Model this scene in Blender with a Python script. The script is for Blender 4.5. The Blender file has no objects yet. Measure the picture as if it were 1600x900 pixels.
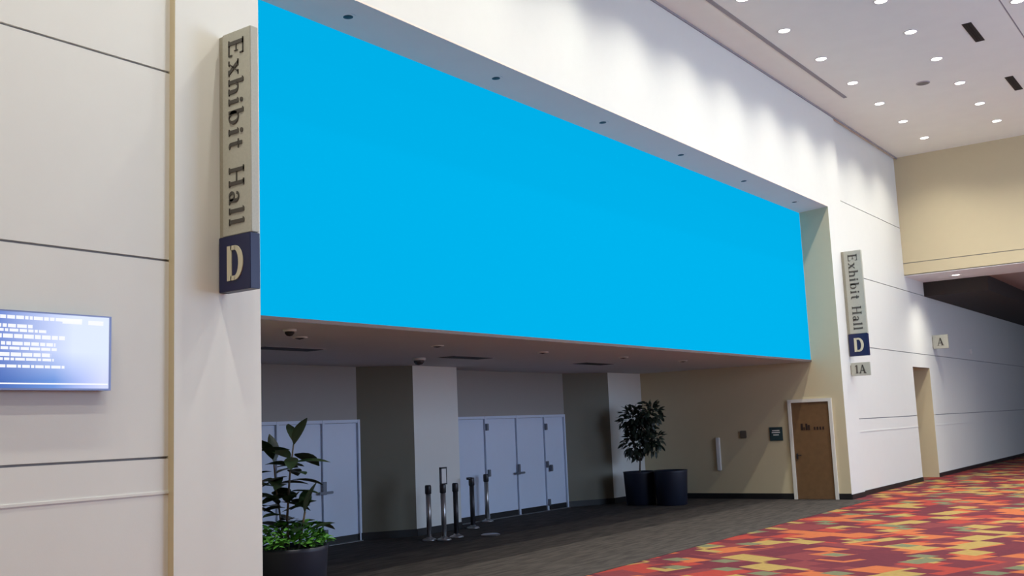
import bpy, bmesh, math, random
from mathutils import Vector, Matrix
random.seed(7)
SC = bpy.context.scene
COL = SC.collection
PI = math.pi

# ------------------------------------------------------------------ camera
cam_data = bpy.data.cameras.new('camera')
cam_data.sensor_width = 36.0
cam_data.lens = 36.0 * 1612.86 / 1600.0
cam_data.clip_start = 0.05
cam_data.clip_end = 200
cam = bpy.data.objects.new('camera', cam_data)
COL.objects.link(cam)
right = Vector((0.80918554, 0.58612612, -0.04092593))
up = Vector((0.11137083, -0.08461666, 0.99016996))
fwd = Vector((-0.57690146, 0.80578918, 0.13374793))
m = Matrix((right, up, -fwd)).transposed().to_4x4()
m.translation = Vector((6.832, 0, 1.70))
cam.matrix_world = m
SC.camera = cam

# ------------------------------------------------------------------ exposure, world
SC.view_settings.view_transform = 'Standard'
SC.view_settings.look = 'None'
SC.view_settings.gamma = 1
SC.view_settings.use_curve_mapping = False
SC.view_settings.exposure = 0.0
w = bpy.data.worlds.new('world'); SC.world = w; w.use_nodes = True
w.node_tree.nodes['Background'].inputs[0].default_value = (0.75, 0.85, 1, 1)
w.node_tree.nodes['Background'].inputs[1].default_value = 0.6

# daylight arriving through the glazed wall across the hall
WINDOWS = [(11.5, 16.5), (19.6, 25.6), (28.5, 35.5)]  # unseen bays placed for their light; the corridor one added to brighten its wall
for (ya, yb), WINDOW_POWER in zip(WINDOWS, (760, 430, 220)):
    L = bpy.data.lights.new('daylight', 'AREA'); L.shape = 'RECTANGLE'
    L.size = yb - ya - 0.2; L.size_y = 5.2
    L.energy = WINDOW_POWER; L.color = (0.50, 0.68, 1.0)
    o = bpy.data.objects.new('daylight', L); COL.objects.link(o)
    o.location = (14.12, (ya + yb) / 2, 3.9)
    o.rotation_euler = (PI / 2, 0, PI / 2)      # shines towards -X
SPOT_POWER = 265

# ------------------------------------------------------------------ materials
MATS = {}
def mat(name, rgb, rough=0.6, metal=0.0, var=0.04, scale=6.0, bump=0.0, bscale=120.0, emit=None, es=0.0):
    if name in MATS: return MATS[name]
    mt = bpy.data.materials.new(name); mt.use_nodes = True
    nt = mt.node_tree; b = nt.nodes['Principled BSDF']
    b.inputs['Roughness'].default_value = rough; b.inputs['Metallic'].default_value = metal
    tc = nt.nodes.new('ShaderNodeTexCoord')
    n = nt.nodes.new('ShaderNodeTexNoise'); n.inputs['Scale'].default_value = scale; n.inputs['Detail'].default_value = 4
    nt.links.new(tc.outputs['Object'], n.inputs['Vector'])
    r = nt.nodes.new('ShaderNodeMixRGB')
    r.inputs[1].default_value = (*[c * (1 - var) for c in rgb], 1); r.inputs[2].default_value = (*[min(1, c * (1 + var)) for c in rgb], 1)
    nt.links.new(n.outputs['Fac'], r.inputs[0]); nt.links.new(r.outputs[0], b.inputs['Base Color'])
    if bump:
        n2 = nt.nodes.new('ShaderNodeTexNoise'); n2.inputs['Scale'].default_value = bscale
        nt.links.new(tc.outputs['Object'], n2.inputs['Vector'])
        bp = nt.nodes.new('ShaderNodeBump'); bp.inputs['Strength'].default_value = bump; bp.inputs['Distance'].default_value = 0.004
        nt.links.new(n2.outputs['Fac'], bp.inputs['Height']); nt.links.new(bp.outputs[0], b.inputs['Normal'])
    if emit:
        b.inputs['Emission Color'].default_value = (*emit, 1); b.inputs['Emission Strength'].default_value = es
    MATS[name] = mt
    return mt
def srgb(r, g, b):
    f = lambda c: (c / 255 / 12.92) if c / 255 <= 0.04045 else ((c / 255 + 0.055) / 1.055) ** 2.4
    return (f(r), f(g), f(b))

WHITE = mat('wall_white_paint', (0.74, 0.745, 0.70), 0.55, var=0.015, bump=0.08)
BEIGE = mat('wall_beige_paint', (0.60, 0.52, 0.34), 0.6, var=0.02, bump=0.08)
TAUPE = mat('transom_paint', (0.34, 0.33, 0.31), 0.6, var=0.02)
GROOVE = mat('groove_shadow_gap', (0.32, 0.31, 0.32), 0.8)
CEIL = mat('ceiling_paint', (0.90, 0.92, 0.85), 0.85, var=0.03, scale=2.5, bump=0.15, bscale=60)
SOFFIT = mat('soffit_paint', (0.92, 0.77, 0.68), 0.85, var=0.03, scale=2.5)
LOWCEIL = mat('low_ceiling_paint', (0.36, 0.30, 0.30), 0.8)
BAND = mat('white_bulkhead_paint', (0.9, 0.92, 0.97), 0.6, var=0.01)
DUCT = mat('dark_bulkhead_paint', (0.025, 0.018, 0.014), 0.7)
BLACK = mat('black_base', (0.008, 0.008, 0.009), 0.5)
BLUE = mat('blue_backlit_fabric', (0.0, 0.03, 0.06), 0.9, var=0.004, scale=0.8, emit=srgb(0, 179, 236), es=0.93)
BLUE.node_tree.nodes['Principled BSDF'].inputs['Specular IOR Level'].default_value = 0.0
DOORW = mat('white_door_paint', (0.62, 0.70, 0.84), 0.45, var=0.02)
DOORWOOD = mat('brown_door_veneer', (0.17, 0.095, 0.042), 0.45, var=0.2, scale=9)
FRAMEW = mat('pale_door_frame', (0.70, 0.68, 0.62), 0.5)
STEEL = mat('brushed_steel', (0.42, 0.42, 0.42), 0.35, 0.8)
DARKMETAL = mat('dark_metal', (0.05, 0.05, 0.055), 0.4, 0.5)
GREYMETAL = mat('grey_hardware', (0.16, 0.18, 0.22), 0.4, 0.4)
SIGNG = mat('sign_grey_metal', (0.46, 0.46, 0.39), 0.5, 0.15, var=0.12, scale=60)
SIGNE = mat('sign_edge_metal', (0.34, 0.32, 0.25), 0.5, 0.2, var=0.15, scale=60)
NAVY = mat('sign_navy', (0.008, 0.012, 0.065), 0.4)
CREAM = mat('sign_cream_letter', (0.60, 0.57, 0.42), 0.5)
INK = mat('sign_dark_letter', (0.07, 0.065, 0.055), 0.6)
POT = mat('dark_planter', (0.010, 0.014, 0.030), 0.5, var=0.1)
SOIL = mat('potting_soil', (0.03, 0.02, 0.012), 0.95, var=0.4, scale=40)
LEAF = mat('dark_leaf', (0.014, 0.032, 0.012), 0.3, var=0.5, scale=5)
LEAF2 = mat('bright_leaf', (0.07, 0.24, 0.03), 0.5, var=0.6, scale=9)
LEAF3 = mat('ficus_leaf', (0.02, 0.032, 0.018), 0.5, var=0.4, scale=9)
BARK = mat('bark', (0.10, 0.08, 0.06), 0.9, var=0.3, scale=30)
LAMPW = mat('lamp_glow', (1, 1, 1), 0.5, emit=(1.0, 0.97, 0.90), es=9.0)
TRIMW = mat('lamp_trim_ring', (0.75, 0.73, 0.70), 0.4)
LAMPOFF = mat('unlit_lamp_recess', (0.045, 0.04, 0.045), 0.5)
TRIMG = mat('grey_trim_ring', (0.42, 0.39, 0.40), 0.45)
SLOT = mat('slot_black', (0.012, 0.01, 0.01), 0.7)
PLASTIC = mat('white_plastic', (0.75, 0.75, 0.72), 0.5)
TEAL = mat('plaque_dark_teal', (0.02, 0.045, 0.05), 0.4)
TVB = mat('tv_casing', (0.05, 0.055, 0.08), 0.4)
TVEDGE = mat('tv_bezel', (0.16, 0.18, 0.30), 0.35, 0.3)
TVTXT = mat('tv_text', (0.1, 0.1, 0.1), 0.5, emit=(0.90, 0.92, 1.0), es=0.95)

# alcove carpet: charcoal with faint streaks
def alcove_carpet():
    mt = bpy.data.materials.new('charcoal_carpet'); mt.use_nodes = True; nt = mt.node_tree
    b = nt.nodes['Principled BSDF']; b.inputs['Roughness'].default_value = 0.95; b.inputs['Specular IOR Level'].default_value = 0.1
    tc = nt.nodes.new('ShaderNodeTexCoord'); mp = nt.nodes.new('ShaderNodeMapping'); mp.inputs['Scale'].default_value = (9, 1.4, 1)
    n = nt.nodes.new('ShaderNodeTexNoise'); n.inputs['Scale'].default_value = 1.5; n.inputs['Detail'].default_value = 6
    r = nt.nodes.new('ShaderNodeValToRGB')
    r.color_ramp.elements[0].position = 0.35; r.color_ramp.elements[0].color = (0.040, 0.036, 0.034, 1)
    r.color_ramp.elements[1].position = 0.65; r.color_ramp.elements[1].color = (0.075, 0.066, 0.060, 1)
    nt.links.new(tc.outputs['Object'], mp.inputs[0]); nt.links.new(mp.outputs[0], n.inputs['Vector'])
    nt.links.new(n.outputs['Fac'], r.inputs[0]); nt.links.new(r.outputs[0], b.inputs['Base Color'])
    return mt
# hall carpet: red field with stepped blocks of orange, straw, maroon and grey green
def hall_carpet():
    mt = bpy.data.materials.new('patterned_red_carpet'); mt.use_nodes = True; nt = mt.node_tree; N = nt.nodes.new; K = nt.links.new
    b = nt.nodes['Principled BSDF']; b.inputs['Roughness'].default_value = 0.95; b.inputs['Specular IOR Level'].default_value = 0.1
    tc = N('ShaderNodeTexCoord')
    cur = None
    def layer(rot, sx, sy, seed, thr, colour, prev):
        mp = N('ShaderNodeMapping'); mp.inputs['Rotation'].default_value = (0, 0, rot); mp.inputs['Scale'].default_value = (sx, sy, 1)
        mp.inputs['Location'].default_value = (seed * 1.37, seed * 2.11, 0)
        K(tc.outputs['Object'], mp.inputs[0])
        sn = N('ShaderNodeVectorMath'); sn.operation = 'FLOOR'; K(mp.outputs[0], sn.inputs[0])
        # every other row is shifted so the blocks step
        wn = N('ShaderNodeTexWhiteNoise'); wn.noise_dimensions = '3D'
        ad = N('ShaderNodeVectorMath'); ad.operation = 'ADD'; ad.inputs[1].default_value = (seed * 7.3, seed * 3.1, seed)
        K(sn.outputs[0], ad.inputs[0]); K(ad.outputs[0], wn.inputs['Vector'])
        g = N('ShaderNodeMath'); g.operation = 'GREATER_THAN'; g.inputs[1].default_value = thr; K(wn.outputs['Value'], g.inputs[0])
        mx = N('ShaderNodeMixRGB'); K(g.outputs[0], mx.inputs[0])
        if prev is None: mx.inputs[1].default_value = (*srgb(152, 72, 74), 1)
        else: K(prev, mx.inputs[1])
        mx.inputs[2].default_value = (*colour, 1)
        return mx.outputs[0]
    a = math.radians(22)
    cur = layer(a, 2.0, 1.6, 3, 0.50, srgb(126, 58, 68), cur)
    cur = layer(a, 2.4, 2.0, 5, 0.70, srgb(196, 78, 66), cur)
    cur = layer(a, 2.3, 2.9, 1, 0.76, srgb(222, 122, 76), cur)
    cur = layer(a, 2.7, 2.4, 8, 0.76, srgb(202, 166, 96), cur)
    cur = layer(a, 3.0, 3.6, 11, 0.74, srgb(132, 60, 68), cur)
    cur = layer(a, 3.6, 4.2, 15, 0.93, srgb(140, 138, 104), cur)
    n = N('ShaderNodeTexNoise'); n.inputs['Scale'].default_value = 14; n.inputs['Detail'].default_value = 5; K(tc.outputs['Object'], n.inputs['Vector'])
    mu = N('ShaderNodeMixRGB'); mu.blend_type = 'MULTIPLY'; mu.inputs[0].default_value = 0.35
    K(cur, mu.inputs[1]); K(n.outputs['Fac'], mu.inputs[2])
    dk = N('ShaderNodeMixRGB'); dk.blend_type = 'MULTIPLY'; dk.inputs[0].default_value = 1; dk.inputs[2].default_value = (0.62, 0.66, 0.70, 1)
    K(mu.outputs[0], dk.inputs[1]); K(dk.outputs[0], b.inputs['Base Color'])
    return mt
ALC = alcove_carpet(); HALL = hall_carpet()

# ------------------------------------------------------------------ mesh helpers
def box(bm, a, b, mi=0, bev=0.0):
    x0, y0, z0 = a; x1, y1, z1 = b
    vs = [bm.verts.new(p) for p in ((x0,y0,z0),(x1,y0,z0),(x1,y1,z0),(x0,y1,z0),(x0,y0,z1),(x1,y0,z1),(x1,y1,z1),(x0,y1,z1))]
    fs = [bm.faces.new([vs[i] for i in q]) for q in ((0,3,2,1),(4,5,6,7),(0,1,5,4),(1,2,6,5),(2,3,7,6),(3,0,4,7))]
    for f in fs: f.material_index = mi
    if bev: bmesh.ops.bevel(bm, geom=list({e for f in fs for e in f.edges}), offset=bev, segments=2, affect='EDGES')
def lathe(bm, prof, seg=32, c=(0, 0, 0), close=True):
    rings = []
    for r, z in prof:
        rings.append([bm.verts.new((c[0] + r * math.cos(2*PI*i/seg), c[1] + r * math.sin(2*PI*i/seg), c[2] + z)) for i in range(seg)])
    for A, B in zip(rings, rings[1:]):
        for i in range(seg): bm.faces.new((A[i], A[(i+1) % seg], B[(i+1) % seg], B[i]))
    if close: bm.faces.new(rings[0][::-1]); bm.faces.new(rings[-1])
def tube(bm, pts, rad, seg=8):
    prev = None
    pts = [Vector(p) for p in pts]
    for i, p in enumerate(pts):
        d = (pts[min(i+1, len(pts)-1)] - pts[max(i-1, 0)]).normalized()
        a = d.orthogonal().normalized(); bb = d.cross(a)
        r = rad[i] if isinstance(rad, (list, tuple)) else rad
        ring = [bm.verts.new(p + a * r * math.cos(2*PI*k/seg) + bb * r * math.sin(2*PI*k/seg)) for k in range(seg)]
        if prev:
            # match ring orientation
            off = min(range(seg), key=lambda s: (ring[s].co - prev[0].co).length)
            ring = ring[off:] + ring[:off]
            for k in range(seg): bm.faces.new((prev[k], prev[(k+1) % seg], ring[(k+1) % seg], ring[k]))
        else: bm.faces.new(ring[::-1])
        prev = ring
    bm.faces.new(prev)
def prism(bm, poly, z0, z1, mi=0):
    lo = [bm.verts.new((x, y, z0)) for x, y in poly]; hi = [bm.verts.new((x, y, z1)) for x, y in poly]
    fs = [bm.faces.new(lo[::-1]), bm.faces.new(hi)]
    n = len(poly)
    for i in range(n): fs.append(bm.faces.new((lo[i], lo[(i+1) % n], hi[(i+1) % n], hi[i])))
    for f in fs: f.material_index = mi
    return fs
def leaf(bm, base, d, nrm, L, W, droop=0.25, seg=6):
    d = Vector(d).normalized(); nrm = Vector(nrm); s = d.cross(nrm)
    if s.length < 1e-3: s = d.orthogonal()
    s.normalize(); n = s.cross(d).normalized()
    if n.z < 0: n = -n
    prev = None
    for i in range(seg + 1):
        t = i / seg
        wd = W * 0.5 * (math.sin(PI * min(1, t * 0.97 + 0.02)) ** 0.75)
        c = Vector(base) + d * L * t - n * droop * L * t * t
        tr = [bm.verts.new(c - s * wd + n * wd * 0.25), bm.verts.new(c), bm.verts.new(c + s * wd + n * wd * 0.25)]
        if prev:
            bm.faces.new((prev[0], prev[1], tr[1], tr[0])); bm.faces.new((prev[1], prev[2], tr[2], tr[1]))
        prev = tr
def obj(name, bm, mats, parent=None, smooth=False, loc=(0, 0, 0), recalc=True):
    if recalc: bmesh.ops.recalc_face_normals(bm, faces=bm.faces)
    me = bpy.data.meshes.new(name); bm.to_mesh(me); bm.free()
    for mm in (mats if isinstance(mats, (list, tuple)) else [mats]): me.materials.append(mm)
    if smooth:
        for p in me.polygons: p.use_smooth = True
    o = bpy.data.objects.new(name, me); COL.objects.link(o); o.location = loc
    if parent: o.parent = parent
    return o
def thing(name, label, cat, loc=(0, 0, 0), group=None, rz=0):
    o = bpy.data.objects.new(name, None); o.empty_display_size = 0.1; COL.objects.link(o)
    o.location = loc; o.rotation_euler = (0, 0, rz); o['label'] = label; o['category'] = cat
    if group: o['group'] = group
    return o
def tag(o, label, cat, group=None):
    o['label'] = label; o['category'] = cat
    if group: o['group'] = group
    return o
def struct(name, bm, mats, parent=None):
    o = obj(name, bm, mats, parent)
    if parent is None: o['kind'] = 'structure'
    return o
def sroot(name, loc=(0, 0, 0)):
    o = bpy.data.objects.new(name, None); COL.objects.link(o); o.location = loc; o['kind'] = 'structure'; return o
def dup(root, loc, label, group=None):
    r = root.copy(); COL.objects.link(r); r.location = loc; r['label'] = label
    if group: r['group'] = group
    for ch in list(root.children):
        c = ch.copy(); COL.objects.link(c); c.parent = r
        for g in ch.children:
            d = g.copy(); COL.objects.link(d); d.parent = c
    return r

# ------------------------------------------------------------------ room shell
CZ = 8.05          # hall ceiling
Y0, Y1 = 5.85, 20.85   # portal opening
HZ = 5.95          # portal head
AZ = 2.79          # ceiling of the door recess
EY = 26.45         # end wall
bm = bmesh.new(); box(bm, (-0.6, -8, -0.15), (14.3, 46, 0.0)); struct('floor', bm, HALL)
bm = bmesh.new(); box(bm, (-5.5, 5.7, -0.10), (-0.6, 20.95, 0.004)); box(bm, (-0.6, 5.7, 0.0), (0.40, 20.85, 0.004)); struct('floor_alcove', bm, ALC)

def panelled(bm, x, ya, yb, levels, thick=0.25):
    box(bm, (x - thick, ya, levels[0]), (x - 0.025, yb, levels[-1]), 1)
    for a, b in zip(levels, levels[1:]):
        za = a if a == levels[0] else a + 0.009
        zb = b if b == levels[-1] else b - 0.009
        box(bm, (x - 0.025, ya, za), (x, yb, zb), 0)
    if levels[0] < 1.3 and yb - ya > 1:
        box(bm, (x - 0.001, ya, 1.305), (x + 0.006, yb, 1.325), 0)
LV = [0, 1.58, 3.12, 4.67, 6.25, CZ]
bm = bmesh.new(); panelled(bm, -0.07, -8, 4.99, LV); struct('wall_left', bm, [WHITE, GROOVE])
# portal surround: two flat piers and the wide header
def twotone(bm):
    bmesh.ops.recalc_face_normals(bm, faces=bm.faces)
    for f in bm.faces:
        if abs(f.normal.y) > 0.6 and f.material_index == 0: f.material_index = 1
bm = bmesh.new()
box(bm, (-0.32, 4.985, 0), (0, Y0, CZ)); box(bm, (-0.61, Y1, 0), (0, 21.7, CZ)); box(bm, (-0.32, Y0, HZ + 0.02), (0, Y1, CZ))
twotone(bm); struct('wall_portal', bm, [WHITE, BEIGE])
bm = bmesh.new(); prism(bm, [(-0.652, HZ - 0.042), (0.0, HZ), (0.0, HZ + 0.02), (-0.652, HZ + 0.02)], -Y1, -Y0)
for v in bm.verts: v.co = Vector((v.co.x, -v.co.z, v.co.y))
struct('ceiling_soffit', bm, SOFFIT)
bm = bmesh.new(); box(bm, (-0.85, Y0 - 0.2, AZ), (-0.66, Y1 + 0.05, HZ)); struct('wall_bulkhead', bm, WHITE)
bm = bmesh.new(); box(bm, (-0.665, Y0, AZ), (-0.60, Y1, AZ + 0.035)); struct('trim_1', bm, mat('brown_edge_trim', (0.12, 0.09, 0.085), 0.6))
# far panelled wall with the doorway niche
bm = bmesh.new()
panelled(bm, -0.07, 21.7, EY, LV)
panelled(bm, -0.07, EY, 28.05, [2.78, 3.12, 4.67, 6.25, CZ])
panelled(bm, -0.07, 28.05, 46, LV)
struct('wall_right', bm, [WHITE, GROOVE])
bm = bmesh.new()
box(bm, (-1.5, EY - 0.1, 0), (-0.32, EY, 2.9)); box(bm, (-1.5, 28.03, 0), (-0.071, 28.2, 2.785)); box(bm, (-1.6, EY - 0.1, 0), (-1.5, 28.2, 2.9)); box(bm, (-1.6, EY - 0.1, 2.785), (-0.08, 28.2, 2.9)); box(bm, (-0.32, EY-0.02, 0), (-0.075, EY+0.004, 2.785))
struct('wall_niche', bm, BEIGE)
bm = bmesh.new(); box(bm, (-1.5, 26.0, -0.1), (-0.6, 28.2, 0)); struct('floor_niche', bm, HALL)
# end wall above the low corridor
bm = bmesh.new()
box(bm, (-0.07, EY, 5.36), (14.0, EY + 0.3, CZ)); box(bm, (-0.07, EY, 5.04), (14.0, EY + 0.3, 5.342)); box(bm, (-0.07, EY + 0.02, 5.3), (14, EY + 0.3, 5.4), 1)
struct('wall_end', bm, [BEIGE, GROOVE])
bm = bmesh.new(); box(bm, (-0.07, EY, 5.03), (14, 28.2, 5.06)); box(bm, (-0.07, 28.2, 5.03), (14, 28.24, 5.2)); struct('ceiling_bulkhead', bm, BAND)
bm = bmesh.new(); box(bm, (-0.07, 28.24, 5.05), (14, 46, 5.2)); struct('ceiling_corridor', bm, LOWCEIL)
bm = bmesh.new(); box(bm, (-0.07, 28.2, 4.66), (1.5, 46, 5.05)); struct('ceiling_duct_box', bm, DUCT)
bm = bmesh.new(); box(bm, (-0.4, 46, 0), (14.3, 46.2, 5.3)); struct('wall_far', bm, WHITE)
# hall ceiling and its seams
bm = bmesh.new(); box(bm, (-0.35, -8, CZ), (14.3, EY + 0.3, CZ + 0.2)); struct('ceiling', bm, CEIL)
bm = bmesh.new(); box(bm, (0.0, -8, CZ - 0.035), (0.02, EY, CZ)); struct('trim_2', bm, GROOVE)
bm = bmesh.new(); box(bm, (0.62, -8, CZ - 0.012), (0.69, 20.5, CZ)); struct('trim_3', bm, GROOVE)
bm = bmesh.new(); box(bm, (4.16, -8, CZ - 0.002), (4.18, EY, CZ)); struct('trim_4', bm, GROOVE)
# wall across the hall (behind the camera's right shoulder) with tall windows, and the wall behind
bm = bmesh.new()
box(bm, (14, -8, 0), (14.25, 46, 1.3)); box(bm, (14, -8, 6.5), (14.25, 46, CZ + 0.2))
ys = [-8] + [v for wv in WINDOWS for v in wv] + [46]
for a, b in zip(ys[0::2], ys[1::2]): box(bm, (14, a, 1.3), (14.25, b, 6.5))
struct('wall_opposite', bm, WHITE)
bm = bmesh.new(); box(bm, (-0.4, -8.2, 0), (14.3, -8, CZ + 0.2)); struct('wall_rear', bm, BEIGE)
for k, (ya, yb) in enumerate(WINDOWS):
    bm = bmesh.new()
    n = 4
    for i in range(n + 1):
        y = ya + (yb - ya) * i / n; box(bm, (13.96, max(ya, y - 0.03), 1.3), (14.04, min(yb, y + 0.03), 6.5))
    for z in (1.3, 3.0, 4.75, 6.44): box(bm, (13.965, ya, z), (14.035, yb, z + 0.06))
    struct('window_%d' % (k + 1), bm, DARKMETAL)  # the corridor window is an added light source

# door recess behind the portal
BX, PX = -5.17, -4.61
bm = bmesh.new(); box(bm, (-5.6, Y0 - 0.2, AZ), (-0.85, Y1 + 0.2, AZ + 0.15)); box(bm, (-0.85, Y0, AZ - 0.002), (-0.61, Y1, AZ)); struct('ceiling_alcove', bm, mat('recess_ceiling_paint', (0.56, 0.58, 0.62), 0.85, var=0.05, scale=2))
bm = bmesh.new(); box(bm, (-5.6, Y1, 0), (-0.61, Y1 + 0.2, AZ + 0.1)); struct('wall_alcove_end', bm, BEIGE)
bm = bmesh.new(); box(bm, (-5.6, Y0 - 0.2, 0), (-0.32, Y0, AZ + 0.1)); struct('wall_alcove_near', bm, BEIGE)
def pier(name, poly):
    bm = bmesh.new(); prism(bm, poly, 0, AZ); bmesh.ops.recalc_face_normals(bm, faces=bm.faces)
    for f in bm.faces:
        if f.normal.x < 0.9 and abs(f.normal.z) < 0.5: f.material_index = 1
    struct(name, bm, [WHITE, mat('shaded_beige_paint', (0.17, 0.16, 0.115), 0.65, var=0.03)])  # pier sides: beige with its shade put into the colour
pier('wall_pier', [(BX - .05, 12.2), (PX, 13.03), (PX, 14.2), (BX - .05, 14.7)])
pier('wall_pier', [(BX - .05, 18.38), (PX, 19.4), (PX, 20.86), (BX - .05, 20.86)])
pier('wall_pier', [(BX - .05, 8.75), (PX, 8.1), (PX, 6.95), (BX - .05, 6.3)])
bm = bmesh.new(); box(bm, (-5.6, Y0, 1.93), (BX, Y1, AZ + 0.1)); box(bm, (-5.6, Y0, 0), (-5.3, Y1, 1.93)); struct('wall_back', bm, [TAUPE])
# black bases
def base(name, segs, h=0.10, t=0.015):
    bm = bmesh.new()
    for (xa, ya), (xb, yb), (nx, ny) in segs:
        prism(bm, [(xa, ya), (xb, yb), (xb + nx * t, yb + ny * t), (xa + nx * t, ya + ny * t)], 0.0, h)
    struct(name, bm, BLACK)
base('baseboard_left', [((-0.07, -8), (-0.07, 4.985), (1, 0)), ((0, 4.985), (0, Y0), (1, 0))])
base('baseboard_right', [((0, Y1), (0, 21.7), (1, 0)), ((-0.07, 21.7), (-0.07, EY), (1, 0)), ((-0.07, 28.05), (-0.07, 46), (1, 0)), ((-1.5, 28.05), (-0.07, 28.05), (0, -1))])
base('baseboard_alcove', [((-4.6, Y1), (-1.17, Y1), (0, -1)), ((-0.25, Y1), (0, Y1), (0, -1)),
     ((BX, 12.26), (PX, 13.03), (0.83, -0.56)), ((PX, 13.03), (PX, 14.2), (1, 0)),
     ((BX, 18.44), (PX, 19.4), (0.87, -0.5)), ((PX, 19.4), (PX, Y1), (1, 0)), ((PX, 6.95), (PX, 8.1), (1, 0))], h=0.12)

# ------------------------------------------------------------------ the blue panel
bm = bmesh.new(); box(bm, (-0.652, Y0 + 0.005, AZ + 0.035), (-0.61, Y1 - 0.005, HZ - 0.045))
tag(obj('banner_panel', bm, BLUE), 'huge blank bright blue panel filling the bulkhead above the doors', 'banner')

# ------------------------------------------------------------------ white doors in the recess
def bay(idx, edges, handle_at, closers, hinge_pairs):
    r = sroot('door_%d' % idx, (BX, 0, 0))
    bm = bmesh.new()
    for y in edges:
        box(bm, (-0.06, y - 0.022, 0), (0.035, y + 0.022, 1.93))
    box(bm, (-0.06, edges[0], 1.88), (0.03, edges[-1], 1.93))
    obj('door_frame', bm, DOORW, r)
    for a, b in zip(edges, edges[1:]):
        bm = bmesh.new(); box(bm, (-0.05, a + 0.026, 0.11), (-0.002, b - 0.026, 1.875), bev=0.004); lf = obj('door_leaf', bm, DOORW, r)
        bm = bmesh.new(); box(bm, (-0.05, a + 0.026, 0.012), (0.004, b - 0.026, 0.105)); obj('kick_plate', bm, BLACK, lf)
        bm = bmesh.new(); box(bm, (-0.05, a + 0.02, 0.0), (0.10, b - 0.02, 0.012)); obj('threshold', bm, STEEL, lf)
    for y in handle_at:
        bm = bmesh.new()
        box(bm, (0.036, y - 0.14, 0.79), (0.075, y + 0.16, 0.83), bev=0.008); box(bm, (0.03, y - 0.04, 0.78), (0.05, y + 0.04, 0.98), bev=0.004)
        obj('handle', bm, GREYMETAL, r)
    for y, z in closers:
        bm = bmesh.new(); box(bm, (0.03, y - 0.04, z), (0.07, y + 0.03, z + 0.13), bev=0.006); obj('latch', bm, GREYMETAL, r)
bay(1, [8.78, 9.62, 10.56, 11.49, 12.28], [11.49, 9.62], [(11.5, 0.12)], 0)
bay(2, [14.78, 15.68, 16.70, 17.68, 18.42], [16.70], [(15.70, 1.66), (15.72, 0.80), (17.69, 1.62), (17.69, 0.86), (17.83, 0.78), (17.7, 0.10)], 0)

# ------------------------------------------------------------------ brown service door in the recess end wall
r = sroot('door_3', (0, Y1, 0))
bm = bmesh.new()
box(bm, (-1.17, -0.045, 0), (-1.105, 0.0, 1.965)); box(bm, (-0.315, -0.045, 0), (-0.25, 0.0, 1.965)); box(bm, (-1.17, -0.045, 1.965), (-0.25, 0, 2.03))
obj('door_frame', bm, FRAMEW, r)
bm = bmesh.new(); box(bm, (-1.103, -0.012, 0.01), (-0.317, 0.0, 1.963)); lf = obj('door_leaf', bm, DOORWOOD, r)
bm = bmesh.new(); box(bm, (-1.06, -0.045, 0.82), (-1.03, -0.012, 0.93), bev=0.004); box(bm, (-1.06, -0.055, 0.88), (-0.95, -0.04, 0.90), bev=0.004); obj('door_handle', bm, DARKMETAL, lf)
bm = bmesh.new()      # door lettering, too small to read in the photo
for x0, x1, h in ((-0.93, -0.885, .13), (-0.875, -0.85, .06), (-0.83, -0.79, .13), (-0.78, -0.74, .10)): box(bm, (x0, -0.018, 1.40), (x1, -0.012, 1.40 + h))
for x0 in (-0.66, -0.60, -0.54, -0.48): box(bm, (x0, -0.018, 1.40), (x0 + 0.035, -0.012, 1.46))
obj('lettering', bm, mat('door_ink', (0.02, 0.008, 0.005), 0.6), lf)
bm = bmesh.new(); box(bm, (-0.14, -0.02, -0.14), (0.14, 0.0, 0.14), bev=0.004)
p = thing('wall_plaque', 'small square dark plaque on the beige wall left of the brown door', 'sign', (-1.47, Y1, 1.34))
obj('plaque', bm, TEAL, p)
bm = bmesh.new()
for z, wd in ((0.06, .16), (0.02, .18), (-0.03, .12)): box(bm, (-wd / 2, -0.023, z), (wd / 2, -0.02, z + 0.02))
obj('lettering', bm, PLASTIC, p)
bm = bmesh.new(); box(bm, (-0.045, -0.05, 0), (0.045, 0, 0.70), bev=0.012)
tag(obj('wall_bumper', bm, PLASTIC, loc=(-2.79, Y1, 0.60)), 'narrow upright pale bar on the shaded beige wall near the planters', 'fixture')
bm = bmesh.new(); box(bm, (-0.07, -0.03, 0), (0.07, 0, 0.16), bev=0.01)
tag(obj('wall_switch_plate', bm, mat('brown_grey_plate', (0.13, .11, .08), .5), loc=(-2.2, Y1, 1.27)), 'small dark square switch plate on the shaded beige wall', 'switch')

# ------------------------------------------------------------------ lettering
def ring(cx, cy, rx, ry, tx, ty, a0=0, a1=360, n=20):
    """thick arc: outer radii rx,ry; inner radii reduced by tx,ty"""
    out = []
    for i in range(n):
        t0 = math.radians(a0 + (a1 - a0) * i / n); t1 = math.radians(a0 + (a1 - a0) * (i + 1) / n)
        out.append([(cx + rx * math.cos(t0), cy + ry * math.sin(t0)), (cx + rx * math.cos(t1), cy + ry * math.sin(t1)),
                    (cx + (rx - tx) * math.cos(t1), cy + (ry - ty) * math.sin(t1)), (cx + (rx - tx) * math.cos(t0), cy + (ry - ty) * math.sin(t0))])
    return out
def R_(x0, y0, x1, y1): return [(x0, y0), (x1, y0), (x1, y1), (x0, y1)]
S, T = 0.15, 0.05
def stem(x, y0, y1, foot=True, head=True, s=S):
    q = [R_(x, y0, x + s, y1)]
    if foot: q.append(R_(x - 0.06, y0, x + s + 0.06, y0 + T))
    if head == 'flag': q.append([(x - 0.07, y1 - 0.07), (x, y1 - 0.08), (x, y1), (x - 0.0, y1)])
    elif head: q.append(R_(x - 0.06, y1 - T, x + s + 0.06, y1))
    return q
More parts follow.
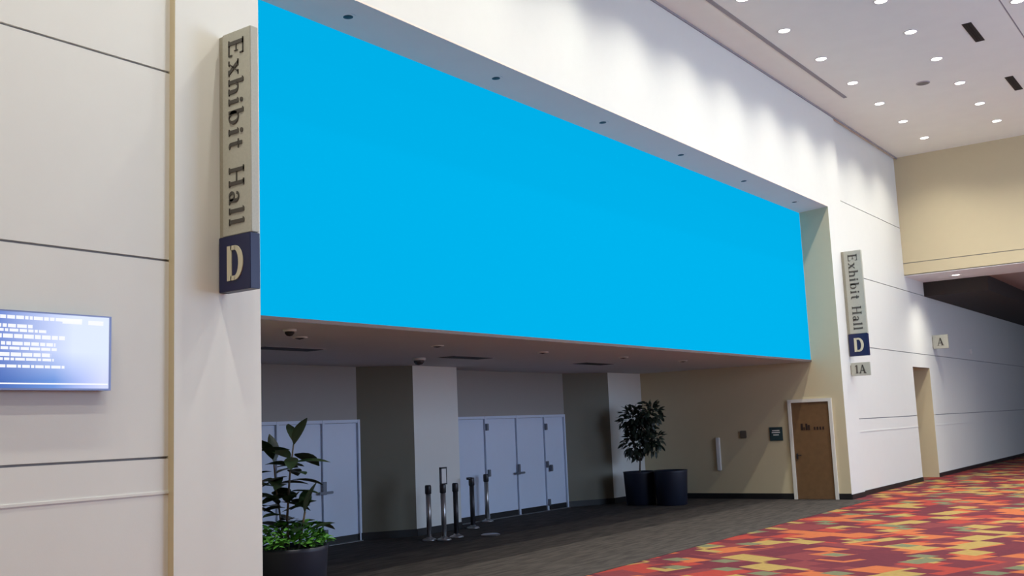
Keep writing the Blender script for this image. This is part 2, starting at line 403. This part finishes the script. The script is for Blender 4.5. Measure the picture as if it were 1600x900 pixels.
GL = {
 'E': (0.74, stem(0.08, 0, 1) + [R_(.2, 0, .66, T), R_(.2, 1 - T, .64, 1), R_(.2, .49, .5, .49 + T), R_(.61, 0, .66, .24), R_(.59, .77, .64, 1), R_(.46, .40, .5, .62)]),
 'x': (0.62, [[(.04, .66), (.2, .66), (.58, 0), (.42, 0)], [(.05, 0), (.11, 0), (.54, .66), (.48, .66)], R_(0, 0, .2, T), R_(.36, 0, .62, T), R_(0, .61, .26, .66), R_(.42, .61, .6, .66)]),
 'h': (0.68, stem(.08, 0, 1, True, 'flag') + stem(.46, 0, .45, True, False) + ring(.375, .44, .235, .22, .15, .06, 0, 150)),
 'i': (0.34, stem(.08, 0, .66, True, 'flag') + ring(.155, .86, .09, .09, .09, .09)),
 'b': (0.66, stem(.06, 0, 1, False, 'flag') + ring(.34, .33, .27, .34, .14, .05)),
 't': (0.42, [R_(.12, .12, .26, .88), R_(.02, .61, .38, .66)] + ring(.27, .15, .15, .15, .14, .05, 180, 320)),
 ' ': (0.42, []),
 'H': (0.86, stem(.08, 0, 1) + stem(.62, 0, 1) + [R_(.2, .48, .65, .48 + T)]),
 'a': (0.60, [R_(.36, .06, .5, .48), R_(.36, 0, .58, T)] + ring(.28, .46, .22, .21, .13, .05, 0, 165) + ring(.25, .18, .21, .19, .13, .05)),
 'l': (0.34, stem(.08, 0, 1, True, 'flag')),
 'D': (0.82, stem(.08, 0, 1, True, True, .17) + ring(.28, .5, .48, .5, .17, .07, -90, 90)),
 'd': (0.70, [R_(0, 0, .19, 1), R_(.15, 0, .34, .13), R_(.15, .87, .34, 1)] + ring(.32, .5, .36, .5, .19, .13, -90, 90)),
 '1': (0.46, stem(.14, 0, 1, True, False, .18) + [[(.02, .78), (.16, .86), (.16, 1), (.02, .84)]]),
 'A': (0.84, [[(.04, 0), (.12, 0), (.44, 1), (.36, 1)], [(.56, 0), (.76, 0), (.48, 1), (.32, 1)], R_(.2, .28, .62, .36), R_(-.02, 0, .22, T), R_(.48, 0, .84, T)]),
}
def lettering(text, size, thick, track=0.0):
    """mesh of the word in the xz plane facing -y, baseline at z=0, and its width"""
    bm = bmesh.new(); x = 0
    for ch in text:
        adv, polys = GL[ch]
        for poly in polys:
            f = [bm.verts.new(((x + px) * size, -thick, pz * size)) for px, pz in poly]
            g = [bm.verts.new(((x + px) * size, 0, pz * size)) for px, pz in poly]
            try:
                bm.faces.new(f)
                n = len(f)
                for i in range(n): bm.faces.new((f[i], f[(i+1) % n], g[(i+1) % n], g[i]))
            except ValueError: pass
        x += adv + track
    return bm, (x - track) * size

def blade_sign(loc, label):
    t = thing('blade_sign', label, 'sign', loc, 'tall grey blade signs on the portal')
    bm = bmesh.new(); box(bm, (0.0, -0.025, 0.0), (0.07, 0.025, 2.19), bev=0.004); obj('mounting_channel', bm, SIGNE, t)
    bm = bmesh.new(); box(bm, (0.06, -0.04, 0.46), (0.415, 0.04, 2.19), bev=0.004); pn = obj('grey_panel', bm, SIGNG, t)
    # the words read downwards with the letter tops towards +x
    for word, ztop, ln in (('Exhibit', 2.12, 0.95), ('Hall', 1.03, 0.50)):
        bm, wd = lettering(word, 0.185, 0.008, 0.10)
        for v in bm.verts: v.co = Vector((0.145 + v.co.z, v.co.y - 0.04, ztop - v.co.x * ln / wd))
        obj('lettering', bm, INK, pn)
    bm = bmesh.new(); box(bm, (0.02, -0.05, 0.0), (0.41, 0.05, 0.455), bev=0.004); nv = obj('navy_panel', bm, NAVY, t)
    bm, wd = lettering('d', 0.285, 0.008)
    for v in bm.verts: v.co = Vector((0.13 + v.co.x, v.co.y - 0.05, 0.085 + v.co.z))
    obj('letter', bm, CREAM, nv)
    return t
blade_sign((0.0, 5.45, 2.885), 'tall grey hall sign with navy D, on the near pier left of the blue panel')
blade_sign((0.0, 21.45, 2.865), 'tall grey hall sign with navy D, on the far pier by the far jamb')
def small_sign(loc, text, label, w_=0.36, h_=0.27, size=0.16):
    t = thing('room_sign', label, 'sign', loc)
    bm = bmesh.new(); box(bm, (0.0, -0.02, 0.05), (0.06, 0.02, h_ - 0.05)); obj('bracket', bm, SIGNE, t)
    bm = bmesh.new(); box(bm, (0.02, -0.03, 0.0), (w_, 0.03, h_), bev=0.004); pn = obj('grey_panel', bm, SIGNG, t)
    bm, wd = lettering(text, size, 0.008, 0.06)
    for v in bm.verts: v.co = Vector(((w_ + 0.02 - wd) / 2 + v.co.x, v.co.y - 0.03, (h_ - size) / 2 + v.co.z))
    obj('lettering', bm, INK, pn)
small_sign((0.0, 21.45, 2.46), '1A', 'small square grey sign reading 1A, right below the far navy D', 0.40, 0.27, 0.17)
small_sign((-0.07, 28.6, 3.29), 'A', 'small square grey sign above the doorway niche in the far white wall', 0.40, 0.36, 0.20)
bm = bmesh.new(); box(bm, (0, -0.06, 0), (0.06, 0.06, 0.16), bev=0.01); tag(obj('alarm_strobe', bm, PLASTIC, loc=(-0.07, 32.9, 3.3)), 'tiny white alarm box high on the far corridor wall', 'alarm')

# ------------------------------------------------------------------ wall screen
tv = thing('wall_screen', 'wall mounted flat screen showing white text on blue', 'screen', (-0.07, 3.95, 2.36))
bm = bmesh.new(); box(bm, (0.0, -0.40, -0.20), (0.03, 0.40, 0.20)); obj('mount', bm, DARKMETAL, tv)
bm = bmesh.new(); box(bm, (0.025, -0.485, -0.272), (0.072, 0.485, 0.272), bev=0.004); obj('casing', bm, TVB, tv)
bm = bmesh.new()
for a, b in (((-0.485, -0.272), (0.485, -0.258)), ((-0.485, 0.262), (0.485, 0.272)), ((-0.485, -0.258), (-0.475, 0.262)), ((0.468, -0.258), (0.485, 0.262))):
    box(bm, (0.07, a[0], a[1]), (0.076, b[0], b[1]))
obj('bezel', bm, TVEDGE, tv)
def screen_mat():
    mt = bpy.data.materials.new('screen_image'); mt.use_nodes = True; nt = mt.node_tree; N = nt.nodes.new; K = nt.links.new
    b = nt.nodes['Principled BSDF']; b.inputs['Base Color'].default_value = (0.01, 0.01, 0.015, 1); b.inputs['Roughness'].default_value = 0.3
    tc = N('ShaderNodeTexCoord'); sp = N('ShaderNodeSeparateXYZ'); K(tc.outputs['Generated'], sp.inputs[0])
    r1 = N('ShaderNodeValToRGB'); K(sp.outputs['Y'], r1.inputs[0])
    r1.color_ramp.elements[0].position = 0.05; r1.color_ramp.elements[0].color = (*srgb(64, 104, 192), 1)
    r1.color_ramp.elements[1].position = 0.70; r1.color_ramp.elements[1].color = (*srgb(214, 222, 250), 1)
    r2 = N('ShaderNodeValToRGB'); K(sp.outputs['Y'], r2.inputs[0])
    r2.color_ramp.elements[0].position = 0.1; r2.color_ramp.elements[0].color = (*srgb(40, 84, 168), 1)
    r2.color_ramp.elements[1].position = 0.95; r2.color_ramp.elements[1].color = (*srgb(205, 208, 250), 1)
    e = r2.color_ramp.elements.new(0.55); e.color = (*srgb(84, 130, 205), 1)
    mr = N('ShaderNodeMapRange'); mr.inputs[1].default_value = 0.1; mr.inputs[2].default_value = 0.5; K(sp.outputs['Z'], mr.inputs[0])
    mx = N('ShaderNodeMixRGB'); K(mr.outputs[0], mx.inputs[0]); K(r2.outputs[0], mx.inputs[1]); K(r1.outputs[0], mx.inputs[2])
    K(mx.outputs[0], b.inputs['Emission Color']); b.inputs['Emission Strength'].default_value = 1.0
    return mt
bm = bmesh.new(); box(bm, (0.07, -0.475, -0.258), (0.073, 0.468, 0.262)); sc_ = obj('screen', bm, screen_mat(), tv)
bm = bmesh.new()
rr = random.Random(3)
for z, yend, hh in ((0.225, 0.25, 0.024), (0.165, -0.12, 0.024), (0.135, -0.02, 0.02), (0.095, 0.12, 0.028), (0.045, 0.05, 0.024), (0.012, 0.06, 0.02), (-0.03, 0.02, 0.026), (-0.062, 0.04, 0.018), (-0.11, 0.12, 0.020)):
    y = -0.45
    while y < yend:
        l = rr.uniform(0.02, 0.075); box(bm, (0.0728, y, z - hh / 2), (0.0745, min(yend, y + l), z + hh / 2)); y += l + 0.009
box(bm, (0.0728, 0.10, 0.20), (0.0745, 0.25, 0.238)); box(bm, (0.0728, 0.30, 0.20), (0.0745, 0.42, 0.232)); box(bm, (0.0728, -0.47, -0.232), (0.0745, 0.46, -0.222))
obj('screen_text', bm, TVTXT, sc_)

# ------------------------------------------------------------------ ceiling lights of the hall (each with its lamp)
def make_downlight(loc, label, group):
    t = thing('downlight', label, 'light', loc, group)
    bm = bmesh.new(); lathe(bm, [(0.112, 0.0), (0.112, -0.008), (0.096, -0.012), (0.090, -0.004), (0.090, 0.0)], 32, close=False); obj('trim_ring', bm, TRIMW, t, True)
    bm = bmesh.new(); lathe(bm, [(0.091, -0.001), (0.091, -0.006), (0.06, -0.010), (0.0005, -0.012)], 32); obj('lens', bm, LAMPW, t, True)
    L = bpy.data.lights.new('lamp', 'SPOT'); L.energy = SPOT_POWER; L.spot_size = math.radians(132); L.spot_blend = 1.0
    L.shadow_soft_size = 0.07; L.color = (1.0, 0.96, 0.85)
    lo = bpy.data.objects.new('lamp', L); COL.objects.link(lo); lo.parent = t; lo.location = (0, 0, -0.03)
    return t
G1 = 'glowing round downlights in the hall ceiling'
ordn = ['nearest', 'second', 'third', 'fourth', 'fifth', 'sixth', 'last']
row1 = [14.42, 16.12, 17.9, 19.67, 21.42, 23.15, 24.94]
row2 = [15.96, 17.65, 19.37, 21.17, 22.94, 24.64]
row3 = [17.44, 19.2, 20.95, 22.7, 24.4]
dl = make_downlight((1.07, row1[0], CZ), 'x', G1)
dl['label'] = 'glowing downlight at the top picture edge, first of the row beside the white wall'
d1 = ['second', 'third', 'fourth', 'fifth', 'sixth']
for i, y in enumerate(row1[1:]):
    dup(dl, (1.07, y, CZ), ('glowing downlight, %s from the top edge in the row along the white wall' % d1[i]) if i < 5 else 'glowing downlight nearest the ceiling corner, last of the row along the white wall')
d2 = ['first', 'second', 'third', 'fourth', 'fifth']
for i, y in enumerate(row2):
    dup(dl, (2.70, y, CZ), ('glowing downlight, %s from the top edge in the middle ceiling row' % d2[i]) if i < 5 else 'glowing downlight nearest the beige end wall in the middle ceiling row')
dup(dl, (4.39, row3[0], CZ), 'glowing downlight cut by the top right corner of the picture')
OFF = 'hall downlights beyond the picture edge'
for y in row3[1:]: dup(dl, (4.39, y, CZ), 'added round ceiling downlight for floor bounce, beyond the edge of the picture', OFF)
for y in (3.9, 5.65, 7.4, 9.15, 10.9, 12.65): dup(dl, (1.07, y, CZ), 'added round ceiling downlight for floor bounce, beyond the edge of the picture', OFF)
for y in (-6.6, -3.1, 0.4, 3.9, 7.4, 9.15, 10.9, 12.65, 14.2):
    dup(dl, (2.7, y, CZ), 'added round ceiling downlight for floor bounce, beyond the edge of the picture', OFF)
    if y != 7.4: dup(dl, (4.39, y, CZ), 'added round ceiling downlight for floor bounce, beyond the edge of the picture', OFF)
for y in (-5.0, -1.35, 2.15): dup(dl, (1.07, y, CZ), 'added round ceiling downlight for floor bounce, beyond the edge of the picture', OFF)
narrow = [c for c in dl.children if c.type == 'LIGHT'][0].data.copy(); narrow.spot_size = math.radians(85); narrow.energy = 420
for x in (6.03, 8.5, 11.0):  # unseen rows added so floor bounce lifts the ceiling
    for y in (16.0, 19.5, 23.0):
        c_ = dup(dl, (x, y, CZ), 'added round ceiling downlight for floor bounce, beyond the edge of the picture', OFF)
        for ch in c_.children:
            if ch.type == 'LIGHT': ch.data = narrow
# corridor lamp by the end wall
dup(dl, (0.95, 27.3, 5.03), 'small round downlight under the low ceiling, closest to the far white wall')
for x, y in ((3.2, 27.4), (5.6, 27.4)): dup(dl, (x, y, 5.03), 'added round ceiling downlight for floor bounce, beyond the edge of the picture', OFF)  # unseen corridor lamps added to brighten the far white wall
for x, y in ((3.2, 31.0), (5.6, 35.0)): dup(dl, (x, y, 5.05), 'added round ceiling downlight for floor bounce, beyond the edge of the picture', OFF)
# slot diffusers
for y, lb in ((17.9, 'black slot air diffuser in the ceiling, the nearer and longer looking of two'), (21.45, 'black slot air diffuser in the ceiling, the farther one at the right edge')):
    t = thing('slot_diffuser', lb, 'vent', (3.53, y, CZ), 'black slot diffusers in the hall ceiling')
    bm = bmesh.new(); box(bm, (-0.075, 0, -0.006), (0.075, 1.06, 0)); obj('slot', bm, SLOT, t)
    bm = bmesh.new()
    for x in (-0.035, 0.0, 0.035): box(bm, (x - 0.004, 0.02, -0.014), (x + 0.004, 1.04, -0.005))
    obj('vane', bm, SLOT, t)
t = thing('ceiling_speaker', 'small grey round speaker grille between the middle downlights', 'speaker', (2.13, 20.66, CZ))
bm = bmesh.new(); lathe(bm, [(0.13, 0), (0.13, -0.012), (0.11, -0.016)], 24, close=False); obj('rim', bm, TRIMG, t, True)
bm = bmesh.new(); lathe(bm, [(0.11, 0), (0.11, -0.014), (0.001, -0.02)], 24); obj('grille', bm, mat('speaker_grille', (0.2, 0.19, 0.17), 0.7), t)

# ------------------------------------------------------------------ unlit spots in the portal soffit
def make_offlight(name, loc, label, group, ringm, r=0.09):
    t = thing(name, label, 'light', loc, group)
    bm = bmesh.new(); lathe(bm, [(r * 1.25, 0.0), (r * 1.25, -0.01), (r, -0.016), (r * 0.96, -0.004)], 28, close=False); obj('trim_ring', bm, ringm, t, True)
    bm = bmesh.new(); lathe(bm, [(r, 0.0), (r, -0.006), (r * 0.6, -0.02), (0.0006, -0.03)], 28); obj('lamp_eye', bm, LAMPOFF, t, True)
    return t
G2 = 'unlit spots in the soffit above the blue panel'
sl = ['largest in view, at upper left', 'second from the left', 'third from the left', 'third from the right', 'second from the right', 'tiny, by the far jamb']
of = None
for i, y in enumerate((7.30, 9.83, 12.36, 14.80, 17.3, 19.8)):
    lb = 'unlit dark spot in the soffit over the blue panel, ' + sl[i]
    if of is None: of = make_offlight('soffit_spot', (-0.33, y, HZ), lb, G2, TRIMG, 0.095)
    else: dup(of, (-0.33, y, HZ), lb, G2)
# recess ceiling: pale trims, slot diffusers, a dome
G3 = 'unlit pale downlights in the low recess ceiling'
al = None
for y, lb in ((7.9, 'unlit pale downlight in the low recess ceiling, first from the near pier'), (10.27, 'unlit pale downlight in the low recess ceiling, second from the near pier'),
              (12.7, 'unlit pale downlight in the low recess ceiling, third from the near pier'), (15.1, 'unlit pale downlight in the low recess ceiling, fourth from the near pier'), (17.3, 'unlit pale downlight in the low recess ceiling, nearest the far jamb')):
    if al is None: al = make_offlight('recess_downlight', (-1.75, y, AZ), lb, G3, TRIMW, 0.07)
    else: dup(al, (-1.75, y, AZ), lb, G3)
t = thing('dome_camera', 'small dark security dome under the low ceiling near the blue panel corner', 'camera', (-1.17, 7.23, AZ))
bm = bmesh.new(); lathe(bm, [(0.07, 0), (0.07, -0.02), (0.05, -0.025)], 24); obj('collar', bm, PLASTIC, t, True)
bm = bmesh.new(); lathe(bm, [(0.05, -0.02), (0.047, -0.045), (0.03, -0.065), (0.002, -0.072)], 24); obj('dome', bm, SLOT, t, True)
t = thing('dome_camera', 'grey dome hanging from the low ceiling in front of the white pier', 'camera', (-3.35, 11.75, AZ))
bm = bmesh.new(); lathe(bm, [(0.10, 0), (0.10, -0.03), (0.08, -0.04)], 24); obj('collar', bm, PLASTIC, t, True)
bm = bmesh.new(); lathe(bm, [(0.08, -0.03), (0.075, -0.07), (0.05, -0.10), (0.002, -0.11)], 24); obj('dome', bm, mat('smoked_dome', (0.06, 0.055, 0.065), 0.15), t, True)
G4 = 'black slot diffusers in the low recess ceiling'
first = None
for y, lb in ((8.35, 'black slot vent in the low recess ceiling, left one above the rubber plant'), (11.95, 'black slot vent in the low recess ceiling, middle one right of the white pier'), (15.7, 'black slot vent in the low recess ceiling, faint far one')):
    if first is None:
        first = thing('recess_diffuser', lb, 'vent', (-2.98, y, AZ), G4)
        bm = bmesh.new(); box(bm, (-0.15, 0, -0.008), (0.15, 0.95, 0)); obj('slot', bm, SLOT, first)
        bm = bmesh.new(); box(bm, (-0.17, -0.02, -0.004), (0.17, 0.97, 0)); obj('frame', bm, TRIMG, first)
    else: dup(first, (-2.98, y, AZ), lb, G4)

# ------------------------------------------------------------------ stanchions stored by the pier
def stanchion(loc, label, h=0.85, frame=False, head=0.0, mt=STEEL):
    t = thing('stanchion', label, 'stanchion', loc, 'retractable belt posts by the white pier')
    bm = bmesh.new(); lathe(bm, [(0.112, 0), (0.115, 0.012), (0.10, 0.024), (0.05, 0.04), (0.042, 0.06)], 28); obj('base', bm, STEEL, t, True)
    bm = bmesh.new(); lathe(bm, [(0.040, 0.04), (0.040, h - 0.13)], 20); obj('post', bm, mt, t, True)
    bm = bmesh.new(); lathe(bm, [(0.040, h - 0.14), (0.050, h - 0.13), (0.050, h - 0.02), (0.042, h)], 20)
    if head: box(bm, (-0.02, -0.02 - head, h - 0.03), (0.02, 0.0, h + 0.01), bev=0.004)
    obj('belt_head', bm, DARKMETAL, t, True)
    if frame:
        bm = bmesh.new(); box(bm, (-0.012, -0.06, h), (0.012, -0.03, h + 0.26)); box(bm, (-0.012, -0.06, h + 0.235), (0.012, 0.10, h + 0.26)); box(bm, (-0.012, -0.06, h - 0.01), (0.012, 0.1, h + 0.01)); box(bm, (-0.01, 0.085, h), (0.01, 0.1, h + 0.25))
        fr = obj('sign_frame', bm, DARKMETAL, t)
        bm = bmesh.new(); box(bm, (-0.006, -0.03, h + 0.01), (0.006, 0.085, h + 0.235)); obj('sign_card', bm, PLASTIC, fr)
    return t
stanchion((-3.95, 12.57, 0.005), 'steel belt post, leftmost of the five beside the white pier')
stanchion((-3.74, 12.68, 0.005), 'belt post carrying a small upright sign frame, beside the pier', 0.86, True)
stanchion((-3.80, 13.06, 0.005), 'thick dark belt post, middle one of the five', 0.85, mt=DARKMETAL)
stanchion((-4.44, 14.3, 0.005), 'dark belt post with a crooked head, second from the right', 0.86, head=0.10, mt=DARKMETAL)
stanchion((-4.95, 15.38, 0.005), 'slim belt post in front of the white doors, rightmost', 0.86, mt=STEEL)
bm = bmesh.new(); lathe(bm, [(0.15, 0), (0.155, 0.012), (0.13, 0.024), (0.03, 0.03)], 28)
tag(obj('spare_base', bm, STEEL, loc=(-3.42, 13.45, 0.005)), 'flat round steel base lying without a post on dark carpet', 'base')

# ------------------------------------------------------------------ plants
def pot(parent, r, h):
    bm = bmesh.new(); lathe(bm, [(r * 0.86, 0), (r * 0.9, 0.01), (r, h - 0.04), (r * 1.02, h), (r * 0.93, h), (r * 0.92, h - 0.06), (0.01, h - 0.06)], 48)
    p_ = obj('pot', bm, POT, parent, True)
    bm = bmesh.new(); lathe(bm, [(r * 0.915, h - 0.07), (r * 0.915, h - 0.045), (0.01, h - 0.03)], 32); obj('soil', bm, SOIL, parent)
t = thing('rubber_plant', 'rubber plant with big glossy leaves in a dark round pot by the near pier', 'plant', (-1.12, 7.17, 0.005))
pot(t, 0.36, 0.62)
rr = random.Random(12)
stems = [[(-0.02, -0.02, .5), (-0.05, 0.0, .9), (-0.04, 0.03, 1.3), (0.0, 0.05, 1.62)], [(-0.1, 0.0, .5), (-0.2, 0.06, .8), (-0.26, 0.05, 1.15), (-0.30, 0.05, 1.45)], [(0.04, 0.02, .5), (0.10, 0.05, .75), (0.12, 0.08, 0.95)]]
bm = bmesh.new()
for s in stems: tube(bm, s, [0.014, 0.012, 0.010, 0.007][:len(s)], 8)
obj('stem', bm, BARK, t, True)
bm = bmesh.new()
def along(s, u):
    n = len(s) - 1; k = min(n - 1, int(u * n)); f = u * n - k
    return Vector(s[k]).lerp(Vector(s[k + 1]), f)
for si, s in enumerate(stems):
    cnt = (23, 21, 9)[si]
    for i in range(cnt):
        u = 0.28 + 0.72 * i / (cnt - 1); a = i * 2.4 + si; el = rr.uniform(-0.25, 0.5) + (0.9 if i >= cnt - 2 else 0)
        d = Vector((math.cos(a) * math.cos(el), math.sin(a) * math.cos(el), math.sin(el)))
        leaf(bm, along(s, u) + d * 0.03, d, Vector((rr.uniform(-.3, .3), rr.uniform(-.3, .3), 1)), rr.uniform(0.26, 0.36), rr.uniform(0.13, 0.17), 0.15)
o = obj('foliage', bm, LEAF, t, True, recalc=False)
bm = bmesh.new()
for i in range(420):
    a = rr.uniform(0, 2 * PI); q = 0.36 * math.sqrt(rr.random()); z = 0.62 + 0.24 * (1 - (q / .42) ** 2) * rr.uniform(0.2, 1.0)
    d = Vector((math.cos(a + rr.uniform(-1, 1)), math.sin(a + rr.uniform(-1, 1)), rr.uniform(-0.2, 1.1)))
    leaf(bm, (q * math.cos(a), q * math.sin(a), z), d, (rr.uniform(-.5, .5), rr.uniform(-.5, .5), 1), rr.uniform(0.055, 0.10), rr.uniform(0.035, 0.05), 0.3, 4)
for i in range(60):
    a = rr.uniform(0, 2 * PI); x, y = 0.33 * math.cos(a), 0.33 * math.sin(a)
    tube(bm, [(x * .5, y * .5, 0.50), (x * .8, y * .8, 0.62), (x * 1.05, y * 1.05, 0.60)], 0.002, 4)
obj('underplanting', bm, LEAF2, t, True, recalc=False)

t = thing('potted_ficus', 'dim bushy ficus in a dark round planter in the far recess corner', 'plant', (-3.87, 19.25, 0.005))
pot(t, 0.34, 0.68)
bm = bmesh.new()
for s in ([(0, 0, .6), (0.03, 0, .95), (0.05, 0, 1.3), (0.02, .02, 1.7)], [(0.05, 0, .9), (0.2, 0.02, 1.3), (0.3, 0.0, 1.6)], [(0, 0, .9), (-0.12, 0.03, 1.2), (-0.18, 0, 1.6)]): tube(bm, s, [0.02, .015, .012, .008][:len(s)], 8)
obj('trunk', bm, BARK, t, True)
bm = bmesh.new()
for (cx, cy, cz, rad, n) in ((-0.08, 0, 1.75, .30, 150), (0.30, 0, 1.85, .28, 130), (0.12, 0, 1.55, .26, 110), (-0.05, 0, 1.25, .28, 120), (0.34, 0, 1.3, .25, 90)):
    for i in range(int(n * 1.5)):
        v = Vector((rr.gauss(0, 1), rr.gauss(0, 1), rr.gauss(0, 1))).normalized() * rad * rr.random() ** 0.4
        d = (v.normalized() + Vector((rr.uniform(-.6, .6), rr.uniform(-.6, .6), rr.uniform(-.8, .3)))).normalized()
        leaf(bm, Vector((cx, cy, cz)) + v * 0.95, d, (rr.uniform(-1, 1), rr.uniform(-1, 1), 1), rr.uniform(0.10, 0.16), rr.uniform(0.05, 0.075), 0.3, 4)
obj('foliage', bm, LEAF3, t, True, recalc=False)
t = thing('empty_planter', 'dark round planter without a plant, right of the potted ficus', 'planter', (-3.155, 19.25, 0.005))
pot(t, 0.34, 0.70)
